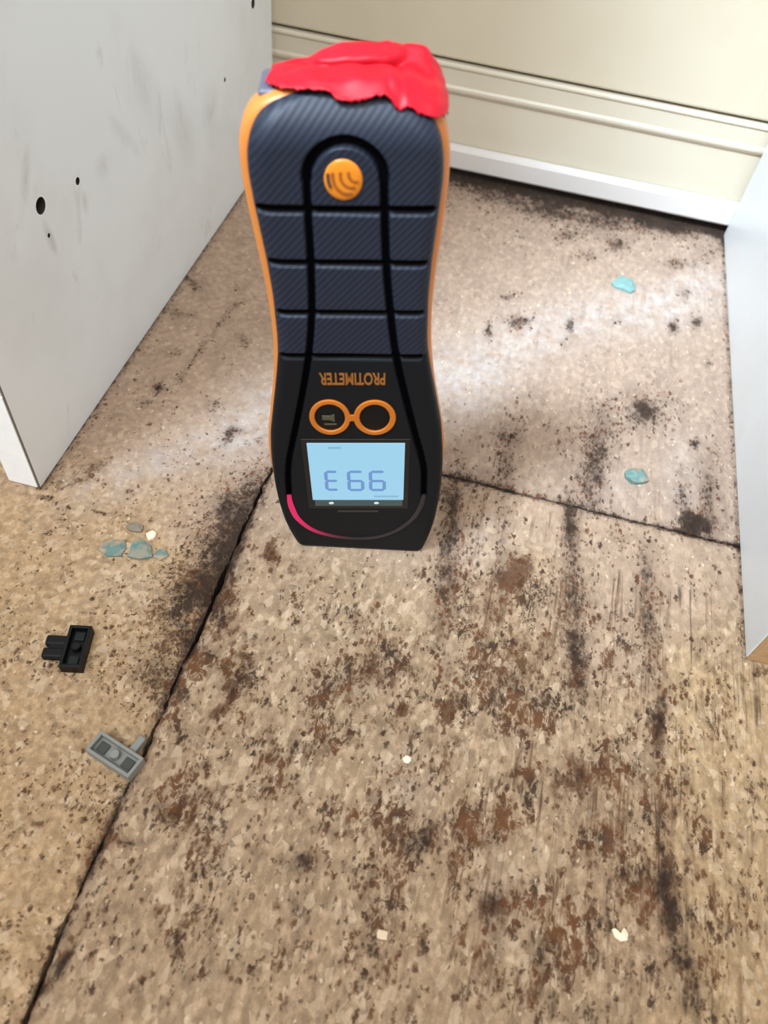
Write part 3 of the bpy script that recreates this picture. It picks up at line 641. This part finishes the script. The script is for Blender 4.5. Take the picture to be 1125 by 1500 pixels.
def disc(name, cx, cz, rx, rz, y0, y1, mat, parent=None, bev=.4, n=48, label=None, dome_h=0):
    V, F = [], []
    lv = [(y0, 1.0), (y1 + bev, 1.0), (y1 + bev * .3, 1 - bev * .3 / rx), (y1, 1 - bev / rx)]
    if dome_h:
        for k in (.75, .5, .25):
            lv.append((y1 - dome_h * (1 - k * k), k))
    for y, s in lv:
        V += [(cx + rx * s * math.cos(2 * math.pi * i / n), y, cz + rz * s * math.sin(2 * math.pi * i / n)) for i in range(n)]
    for l in range(len(lv) - 1):
        F += [[l * n + i, l * n + (i + 1) % n, (l + 1) * n + (i + 1) % n, (l + 1) * n + i] for i in range(n)]
    F.append([(len(lv) - 1) * n + i for i in range(n)])
    F.append(list(range(n))[::-1])
    return mpart(name, V, F, mat, parent, True, label)

def ribbon(name, pts, half, y0, y1, mat, parent=None, smooth_n=0, label=None, taper=None):
    """raised flat stroke following a line on the front face"""
    P = smooth_line(pts, smooth_n) if smooth_n else np.array(pts, float)
    d = np.gradient(P, axis=0)
    d /= np.linalg.norm(d, axis=1)[:, None]
    nn = np.column_stack([-d[:, 1], d[:, 0]])
    V, F = [], []
    m = len(P)
    for i in range(m):
        h = half * (taper[i] if taper is not None else 1)
        for s, y in ((-1, y0), (-.92, y1 + .05), (-.6, y1), (.6, y1), (.92, y1 + .05), (1, y0)):
            q = P[i] + nn[i] * h * s
            V.append((q[0], y, q[1]))
    for i in range(m - 1):
        for k in range(6):
            a, b = i * 6 + k, i * 6 + (k + 1) % 6
            F.append([a, b, b + 6, a + 6])
    F += [list(range(6)), [(m - 1) * 6 + k for k in range(6)]]
    return mpart(name, V, F, mat, parent, False, label)

# orange round badge with its brown mark
badge = disc('round_badge', -.8, 217.2, 6.7, 7.5, 1.0, -.55, M_LOGO, bev=.7, dome_h=.5)
badge['label'] = 'orange round badge'
M_MARK = plain('badge_mark', srgb(150, 82, 20), .5)
M_MARKD = plain('badge_mark_dark', srgb(84, 52, 44), .5)
for pts, h, m_ in (([(-4.4, 220.4), (-4.2, 217.4), (-3.0, 214.6), (-.6, 212.9), (2.2, 212.9)], .6, M_MARK),
                   ([(-1.7, 220.6), (-1.6, 218.0), (-.5, 216.0), (1.4, 215.0), (3.2, 215.2)], .6, M_MARK),
                   ([(1.0, 220.6), (1.3, 218.6), (2.5, 217.3), (4.2, 217.2)], .55, M_MARK),
                   ([(-6.0, 220.0), (-5.9, 217.4), (-5.2, 215.0)], .6, M_MARKD)):
    ribbon('badge_stroke', pts, h, -.2, -1.12, m_, badge, 20)

# orange figure-of-eight ring round the two keys
def ringpart():
    V, F = [], []
    n = 64
    for (cx, cz, ro, rzo, ri, rzi) in ((-11.5, 103.7, 9.3, 11.0, 6.9, 8.4), (8.9, 103.5, 9.6, 11.0, 6.9, 8.4)):
        b = len(V)
        lv = [(1, ro, rzo), (-.5, ro, rzo), (-.75, ro - .4, rzo - .4), (-.75, ri + .4, rzi + .4), (-.4, ri, rzi), (1, ri, rzi)]
        for y, rx, rz in lv:
            V += [(cx + rx * math.cos(2 * math.pi * i / n), y, cz + rz * math.sin(2 * math.pi * i / n)) for i in range(n)]
        for l in range(len(lv) - 1):
            F += [[b + l * n + i, b + l * n + (i + 1) % n, b + (l + 1) * n + (i + 1) % n, b + (l + 1) * n + i] for i in range(n)]
    # bridge
    b = len(V)
    for x, h in ((-4.2, 3.4), (-2.6, 2.0), (-1.3, 1.6), (0, 2.0), (1.6, 3.4)):
        V += [(x, 1, 103.6 - h), (x, -.72, 103.6 - h), (x, -.72, 103.6 + h), (x, 1, 103.6 + h)]
    for i in range(4):
        for k in range(4):
            a, c = b + i * 4 + k, b + i * 4 + (k + 1) % 4
            F.append([a, c, c + 4, a + 4])
    return mpart('key_surround', V, F, M_RING, smooth=False, label='orange figure-of-eight surround')
ringpart()
k1 = disc('key', -11.5, 103.7, 6.7, 8.2, 1, -.15, M_BLACK, bev=.6)
k2 = disc('key', 8.9, 103.5, 6.7, 8.2, 1, -.15, M_BLACK, bev=.6)
M_GREY = plain('grey_print', srgb(76, 68, 52), .6)
ribbon('key_symbol', [(-15.0, 103.4), (-11.6, 103.4)], 1.5, -.1, -.3, M_GREY, k1)
ribbon('key_symbol', [(-11.6, 103.2), (-9.4, 103.2)], 2.6, -.1, -.3, M_GREY, k1, 0, None, [.55, 1])
ribbon('key_symbol', [(-14.2, 99.3), (-8.6, 99.3)], .5, -.1, -.3, M_GREY, k1)

# maker's lettering, printed the other way up since the meter stands on its head
def text_mesh(name, body, width, height, cx, cz, y, mat, parent=None, flip=True, bold=.02, ext=.08):
    cu = bpy.data.curves.new(name, 'FONT')
    cu.body = body
    cu.align_x = 'CENTER'; cu.align_y = 'CENTER'
    cu.offset = bold
    cu.extrude = .02
    tmp = bpy.data.objects.new(name, cu)
    COL.objects.link(tmp)
    dg = bpy.context.evaluated_depsgraph_get()
    me = bpy.data.meshes.new_from_object(tmp.evaluated_get(dg))
    bpy.data.objects.remove(tmp)
    V = np.array([v.co[:] for v in me.vertices])
    F = [list(p.vertices) for p in me.polygons]
    bpy.data.meshes.remove(me)
    lo, hi = V.min(0), V.max(0)
    c = (lo + hi) / 2
    s = -1 if flip else 1
    x = (V[:, 0] - c[0]) / (hi[0] - lo[0]) * width * s + cx
    z = (V[:, 1] - c[1]) / (hi[1] - lo[1]) * height * s + cz
    yy = y - (V[:, 2] - lo[2]) / max(hi[2] - lo[2], 1e-6) * ext
    return mpart(name, np.column_stack([x, yy, z]), F, mat, parent, False)
text_mesh('lettering', 'PROTIMETER', 28.4, 7.0, -.6, 126.8, .02, M_OPRINT, bold=.022, ext=.14)
rbox('print_strip', (-11, -.06, 34.0), (10, .4, 35.4), .05, plain('dim_print', srgb(52, 40, 28), .5), seg=1, label='dim brown printed strip')

# display
M_LCD = plain('lit_display', srgb(62, 76, 86), .3, emis=srgb(150, 202, 228), estr=.95, bscale=60)
M_LCDLOW = plain('display_foot', srgb(62, 78, 80), .3)
M_SEG = plain('display_segment', srgb(40, 52, 66), .4, emis=srgb(106, 148, 204), estr=.9)
M_SEGF = plain('display_segment_faint', srgb(52, 64, 74), .4, emis=srgb(130, 180, 214), estr=.9)
rbox('display_bezel', (-26, -.12, 37.2), (25.4, 1.2, 89.2), .1, plain('display_bezel', srgb(12, 15, 17), .35), seg=1)
disp = rbox('display', (-23.4, -.45, 44.6), (23.0, .6, 86.8), .12, M_LCD, seg=1)
foot = rbox('display_foot', (-22.4, -.40, 39.6), (22.6, .6, 44.5), .12, M_LCDLOW, seg=1)
for x in (-14.0, 9.2):  # two pale dots on the strip below the display
    disc('pale_dot', x, 42.0, 1.3, .9, -.2, -.6, plain('pale_dot_plastic', srgb(205, 215, 212), .3), foot, bev=.1, n=16)
def seg7(cx0, cx1, z0, z1, segs, mat, name='digit'):
    w = .85
    zm = (z0 + z1) / 2
    bars = {'a': ((cx0 + .8, z1), (cx1 - .8, z1)), 'g': ((cx0 + .8, zm), (cx1 - .8, zm)), 'd': ((cx0 + .8, z0), (cx1 - .8, z0)),
            'f': ((cx0, zm + .8), (cx0, z1 - .8)), 'e': ((cx0, z0 + .8), (cx0, zm - .8)), 'b': ((cx1, zm + .8), (cx1, z1 - .8)), 'c': ((cx1, z0 + .8), (cx1, zm - .8))}
    V, F = [], []
    for s in segs:
        (xa, za), (xb, zb) = bars[s]
        d = np.array([xb - xa, zb - za]); L_ = np.hypot(*d); d /= L_
        nn = np.array([-d[1], d[0]])
        a_, b_ = np.array([xa, za]), np.array([xb, zb])
        loop = [a_ - d * .7, a_ + nn * w, b_ + nn * w, b_ + d * .7, b_ - nn * w, a_ - nn * w]
        b0 = len(V)
        for y in (-.44, -.55):
            V += [(q[0], y, q[1]) for q in loop]
        F.append([b0 + 6 + i for i in range(6)])
        F.append([b0 + i for i in range(6)][::-1])
        F += [[b0 + i, b0 + (i + 1) % 6, b0 + 6 + (i + 1) % 6, b0 + 6 + i] for i in range(6)]
    return mpart(name, V, F, mat, disp, False)
seg7(-15.6, -10.0, 52.9, 66.6, 'agdfe', M_SEG)
seg7(-4.4, 2.4, 52.7, 66.6, 'agdfec', M_SEG)
seg7(6.4, 13.2, 52.7, 66.6, 'agdfec', M_SEG)
rbox('display_mark', (-13.4, -.52, 83.0), (-7.4, -.42, 84.6), .05, M_SEGF, disp, seg=1)
rbox('display_mark', (8.0, -.52, 46.9), (20.5, -.42, 48.3), .05, M_SEGF, disp, seg=1)

# indicator arc: the left end is lit magenta, the rest is dark
def arc_material():
    t = NT('indicator_arc')
    tc = t.t.nodes.new('ShaderNodeTexCoord')
    sp = t.n('ShaderNodeSeparateXYZ', Vector=tc.outputs['Object'])
    f = t.sstep(sp.outputs[0], .000, -.034)
    f2 = t.math('POWER', f, 2.2)
    t.p(Base_Color=t.mix(f, srgb(36, 32, 37), srgb(100, 14, 50)), Roughness=.25, Emission_Color=srgb(235, 38, 100), Emission_Strength=t.math('MULTIPLY', f2, .70))
    return t.m
tp = np.interp(np.linspace(0, 1, 60), [0, .08, .3, .5, .7, .92, 1], [.8, 1.15, .9, .6, .75, 1.0, .8])
ribbon('indicator_arc', ARC, 1.4, .3, -.5, arc_material(), None, 60, 'indicator arc lit magenta at its left end', tp)

# ------------------------------------------------------------------ red tape wrapped over the top
TAPE = np.array([[[-25.5, 15, 243.0], [-21.0, 10, 243.3], [-12.6, 7, 243.9], [-5.4, 6, 244.0], [-0.6, 4, 241.5], [6.0, 4.5, 241.9], [13.2, 5, 242.9], [15.2, 4.5, 241.7], [18.0, 4, 238.7], [20.9, 4, 239.7], [25.4, 4, 237.4], [30.4, 5, 235.8], [34.0, 10, 235.4]], [[-25.5, 17, 243.0], [-20.6, 14, 244.3], [-11.7, 12, 245.6], [-5.5, 11, 245.6], [-0.2, 10, 245.6], [6.0, 10, 245.6], [12.5, 10, 245.4], [15.4, 10, 245.0], [18.7, 9, 243.7], [21.4, 9, 242.9], [26.3, 9, 240.7], [30.4, 9, 239.0], [34.4, 14, 236.3]], [[-25.8, 20, 242.4], [-20.8, 19, 243.9], [-12.0, 18, 246.0], [-5.8, 18, 246.2], [-0.4, 18, 246.2], [5.8, 18, 246.4], [12.5, 18, 246.2], [15.4, 18, 245.8], [18.8, 17, 245.2], [21.4, 16, 244.7], [26.4, 16, 242.4], [31.1, 16, 240.2], [34.4, 19, 236.7]], [[-25.0, 23, 242.2], [-20.2, 23, 243.9], [-12.4, 23, 245.2], [-6.0, 22, 245.8], [-0.6, 22, 245.4], [5.7, 22, 245.2], [12.5, 22, 245.8], [15.5, 23, 245.4], [18.9, 24, 244.8], [21.6, 24, 244.0], [26.7, 24, 241.6], [31.0, 24, 239.4], [34.0, 25, 236.7]], [[-24.4, 27, 242.1], [-19.4, 27, 243.8], [-12.5, 28, 244.3], [-8.2, 24, 247.1], [-0.5, 22, 248.4], [5.8, 22, 248.2], [12.5, 23, 248.2], [15.4, 24, 247.8], [18.9, 26, 247.0], [21.6, 27, 246.4], [26.7, 27, 244.7], [30.6, 28, 241.7], [33.4, 29, 237.9]], [[-24.2, 31, 241.1], [-18.9, 31, 242.8], [-12.5, 31, 243.5], [-6.3, 31, 246.7], [-0.8, 31, 247.8], [5.6, 31, 248.2], [12.5, 31, 248.2], [15.5, 31, 248.2], [18.9, 31, 248.0], [21.7, 31, 247.8], [26.7, 31, 247.1], [29.6, 31, 243.7], [32.2, 31, 239.8]]])
TAPE[3, 2:9, 2] -= 1.6
TAPE[4, 2:8, 2] -= .9
TAPE[2, 0:4, 2] -= .5
extra = TAPE[-1].copy(); extra[:, 1] = 34.6; extra[:, 2] -= 3
extra2 = TAPE[-1].copy(); extra2[:, 1] = 35.4; extra2[:, 2] -= 6
extra3 = extra2.copy(); extra3[:, 2] -= 4 + 1.5 * np.sin(np.arange(len(extra3)) * 1.9)
TG = np.concatenate([TAPE, extra[None], extra2[None], extra3[None]])
def upsample(G, nu, nv):
    def cr(A, n):
        m = A.shape[0]
        Q = np.concatenate([2 * A[:1] - A[1:2], A, 2 * A[-1:] - A[-2:-1]])
        out = []
        for s in np.linspace(0, m - 1, n):
            i = min(int(s), m - 2); u = s - i
            p0, p1, p2, p3 = Q[i:i + 4]
            out.append(.5 * ((2 * p1) + (-p0 + p2) * u + (2 * p0 - 5 * p1 + 4 * p2 - p3) * u ** 2 + (-p0 + 3 * p1 - 3 * p2 + p3) * u ** 3))
        return np.array(out)
    A = cr(G, nv)
    return cr(A.transpose(1, 0, 2), nu).transpose(1, 0, 2)
NU, NV = 97, 73
TS = upsample(TG, NU, NV)
# torn front edge and small crumple folds
j = rng.normal(size=NU)
TS[0, :, 2] += .35 * j; TS[0, :, 1] += -.2 * np.abs(j)
uu, vv = np.meshgrid(np.arange(NU), np.arange(NV))
amp = .35 * sst(vv, 0, 8)
TS[:, :, 2] += amp * (np.sin(uu * .31 + vv * .22) * .6 + np.sin(uu * .11 - vv * .5 + 1) * .6 + np.sin(uu * .62 + vv * .12 + 2) * .3)
V = TS.reshape(-1, 3)
idx = np.arange(NU * NV).reshape(NV, NU)
F = np.stack([idx[:-1, :-1], idx[:-1, 1:], idx[1:, 1:], idx[1:, :-1]], -1).reshape(-1, 4).tolist()
t = NT('red_cloth_tape')
weave = t.noise(t.coords(scale=(1, 1, 1)), 900, 2)
t.p(Base_Color=t.mix(t.noise(t.coords(), 45, 3), srgb(168, 4, 22), srgb(196, 10, 34)), Roughness=.5)
t.b.inputs['Specular IOR Level'].default_value = .3
t.bump(weave, .15, .0004)
M_TAPE = t.m
tape = empty('red_tape', MP0, MROT)
tm = mesh_of('tape_strip', V * .001, F)
to = link('tape_strip', tm, M_TAPE, tape, True)
sd = to.modifiers.new('thickness', 'SOLIDIFY'); sd.thickness = .0005; sd.offset = 1
tag(tape, 'crumpled red tape with a torn edge, wrapped over the top of the meter', 'tape')

# ------------------------------------------------------------------ small things on the boards
def lump(name, pts2, h, mat, loc, rot=0, seed=0, bev=.25, label=None, cat=None, group=None, parent=None):
    """irregular flat chip: outline in mm, height in mm, domed facets on top"""
    r = random.Random(seed)
    n = len(pts2)
    V = [(x, y, 0) for x, y in pts2]
    cx = sum(p[0] for p in pts2) / n; cy = sum(p[1] for p in pts2) / n
    V += [(x, y, h * r.uniform(.45, .8)) for x, y in pts2]
    V += [(cx + (x - cx) * .6, cy + (y - cy) * .6, h * r.uniform(.75, 1.1)) for x, y in pts2]
    V += [(cx, cy, h)]
    F = [list(range(n))[::-1]]
    for l in (0, 1):
        F += [[l * n + i, l * n + (i + 1) % n, (l + 1) * n + (i + 1) % n, (l + 1) * n + i] for i in range(n)]
    F += [[2 * n + i, 2 * n + (i + 1) % n, 3 * n] for i in range(n)]
    me = mesh_of(name, np.array(V) * .001, F)
    o = link(name, me, mat, parent)
    o.location = loc
    o.rotation_euler = (0, 0, rot)
    if label: tag(o, label, cat, group)
    return o
def blob_pts(rx, ry, n, seed, rough=.25):
    r = random.Random(seed)
    return [(rx * math.cos(2 * math.pi * i / n) * (1 + r.uniform(-rough, rough)), ry * math.sin(2 * math.pi * i / n) * (1 + r.uniform(-rough, rough))) for i in range(n)]

M_TEAL = plain('turquoise_filler', srgb(112, 146, 140), .55, .3, 500, .15)
M_TEALD = plain('dusty_turquoise_filler', srgb(98, 134, 130), .6, .3, 500, .25)
M_TEALG = plain('grey_turquoise_filler', srgb(118, 136, 126), .6, .3, 300, .3)
def dusty(name, a, b, sc):
    t = NT(name)
    nz = t.noise(t.coords(), sc, 4, .6)
    t.p(Base_Color=t.mix(t.sstep(nz, .42, .62), a, b), Roughness=.6)
    t.bump(nz, .3, .0006)
    return t.m
M_TEALG = dusty('grey_turquoise_filler', srgb(96, 120, 113), srgb(160, 138, 112), 170)
M_TEALD = dusty('dusty_turquoise_filler', srgb(88, 122, 117), srgb(136, 130, 112), 190)
M_CREAM = plain('cream_crumb', srgb(238, 218, 190), .7, .2, 500, .06)
G = 'turquoise filler flakes'
lump('filler_flake', blob_pts(8.8, 9.5, 10, 3), 3.2, M_TEAL, (.0914, .5575, 0), .2, 3, label='bright turquoise flake on the boards near the skirting, farthest back', cat='flake', group=G)
lump('filler_flake', blob_pts(7.6, 6.8, 10, 8), 4.0, M_TEALD, (.1085, .3560, 0), .4, 8, label='dull blue-green flake above the board joint, right of the meter', cat='flake', group=G)
lump('filler_flake', [(-14, -3), (-8, -6.5), (-1.6, -5.6), (-.2, 0), (-2, 4.6), (-9, 5), (-14, 1)], 1.5, M_TEALG, (-.1632, .2148, 0), .2, 1, label='grey-green flake left of the meter, left one of a broken cluster', cat='flake', group=G)
lump('filler_flake', [(0.4, -6), (7, -7), (13, -4.4), (11, 2.4), (5, 6), (0.6, 4)], 2.4, M_TEALD, (-.1615, .2152, 0), .2, 2, label='blue-green flake left of the meter, middle one of a broken cluster', cat='flake', group=G)
lump('filler_flake', [(-3, -3), (1.5, -4), (4.5, 0), (1, 4), (-2.5, 2)], 1.4, M_TEALG, (-.1445, .2165, 0), 0, 5, label='small pale green flake left of the meter, right end of a broken cluster', cat='flake', group=G)
M_GREYCR = plain('grey_grit', srgb(128, 116, 98), .8, .3, 400, .3)
lump('grit_crumb', blob_pts(5, 3.4, 8, 21), 2.2, M_GREYCR, (-.1645, .2285, 0), .1, 21, label='grey-brown crumb just behind the turquoise flake cluster', cat='crumb')
lump('white_crumb', blob_pts(2.7, 2.9, 8, 11), 2.4, M_CREAM, (-.1542, .2262, 0), 0, 11, label='small white crumb beside the turquoise flake cluster, left of the meter', cat='crumb')
lump('white_crumb', blob_pts(2.0, 1.9, 8, 12), 1.3, M_CREAM, (.0093, .1423, 0), 0, 12, label='round cream crumb in the middle of the stained sheet, below the meter', cat='crumb')
lump('white_crumb', [(-3.4, 1.6), (-2.6, -1.2), (0, -2.6), (2.6, -2.0), (3.4, .6), (2.0, 2.8), (1.2, 2.2), (1.4, .6), (0, -.4), (-1.4, .2), (-2.2, 2.2)], 1.1, M_CREAM, (.1123, .0935, 0), .15, 13,
     label='crescent-shaped cream crumb near the lower right of the stained sheet', cat='crumb')
lump('white_crumb', blob_pts(2.6, 2.0, 8, 14), .8, plain('dull_cream_crumb', srgb(214, 188, 158), .8), (.0155, .0682, 0), 0, 14, label='dull flat tan crumb at the bottom of the stained sheet', cat='crumb')

# clip-like plastic fittings: an open block with two cells and a centre post, and a stub on one long side
def fitting(name, loc, rot, L_, W_, H_, mat, matin, label, stub, cat):
    root = empty(name, loc)
    root.rotation_euler = (0, 0, rot)
    bm = bmesh.new()
    w = 1.5
    l2, w2 = L_ / 2, W_ / 2
    box(bm, (-l2, -w2, 0), (l2, -w2 + w, H_), .25)
    box(bm, (-l2, w2 - w, 0), (l2, w2, H_), .25)
    box(bm, (-l2, -w2 + w * .8, 0), (-l2 + w, w2 - w * .8, H_), .25)
    box(bm, (l2 - w, -w2 + w * .8, 0), (l2, w2 - w * .8, H_), .25)
    box(bm, (-l2 + w * .6, -w2 + w * .6, .2), (l2 - w * .6, w2 - w * .6, H_ * .45), .1)
    bmesh.ops.scale(bm, vec=(.001,) * 3, verts=bm.verts)
    link('housing', bm_mesh('housing', bm), mat, root)
    bm = bmesh.new()
    bmesh.ops.create_cone(bm, cap_ends=True, segments=20, radius1=W_ * .21, radius2=W_ * .19, depth=H_ * .55, matrix=Matrix.Translation((0, 0, H_ * .68)))
    bmesh.ops.scale(bm, vec=(.001,) * 3, verts=bm.verts)
    link('post', bm_mesh('post', bm), mat, root)
    for s in (-1, 1):  # dark blocks: the shade inside the two recesses put into colour
        bm = bmesh.new()
        x = s * L_ * .29
        box(bm, (x - L_ * .10, -W_ * .22, H_ * .3), (x + L_ * .10, W_ * .22, H_ * .62), .2)
        bmesh.ops.scale(bm, vec=(.001,) * 3, verts=bm.verts)
        link('cell_shade', bm_mesh('cell_shade', bm), matin, root)
    for nm, lo, hi, bv in stub:
        bm = bmesh.new()
        box(bm, lo, hi, bv, 3)
        bmesh.ops.scale(bm, vec=(.001,) * 3, verts=bm.verts)
        link(nm, bm_mesh(nm, bm), mat, root)
    tag(root, label, cat)
    return root
M_PGREY = plain('grey_plastic', srgb(128, 127, 120), .5, .1, 600)
M_PGREYD = plain('grey_cell_shade', srgb(62, 62, 56), .6)
M_PBLK = plain('black_plastic', srgb(10, 9, 9), .5, .1, 600, .06, .25)
M_PBLKD = plain('black_cell_shade', srgb(6, 6, 6), .7)
fitting('plastic_connector', (-.1182, .1072, 0), math.radians(-16), 24.5, 10.5, 6.2, M_PGREY, M_PGREYD,
        'small grey plastic connector with open cells, lying across the board joint', [('stub', (3.0, 4.6, .2), (6.4, 13.2, 4.2), .5)], 'connector')
fitting('plastic_connector', (-.1590, .1512, 0), math.radians(-77), 22.5, 10.6, 6.6, M_PBLK, M_PBLKD,
        'small black plastic connector with a two-pronged stub, lying left of the board joint',
        [('prong', (-6.4, -15.6, .3), (-1.0, -4.8, 4.8), 1.2), ('prong', (.4, -15.6, .3), (5.8, -4.8, 4.8), 1.2), ('web', (-3, -13.4, .4), (3, -4.8, 4.2), .3)], 'connector')
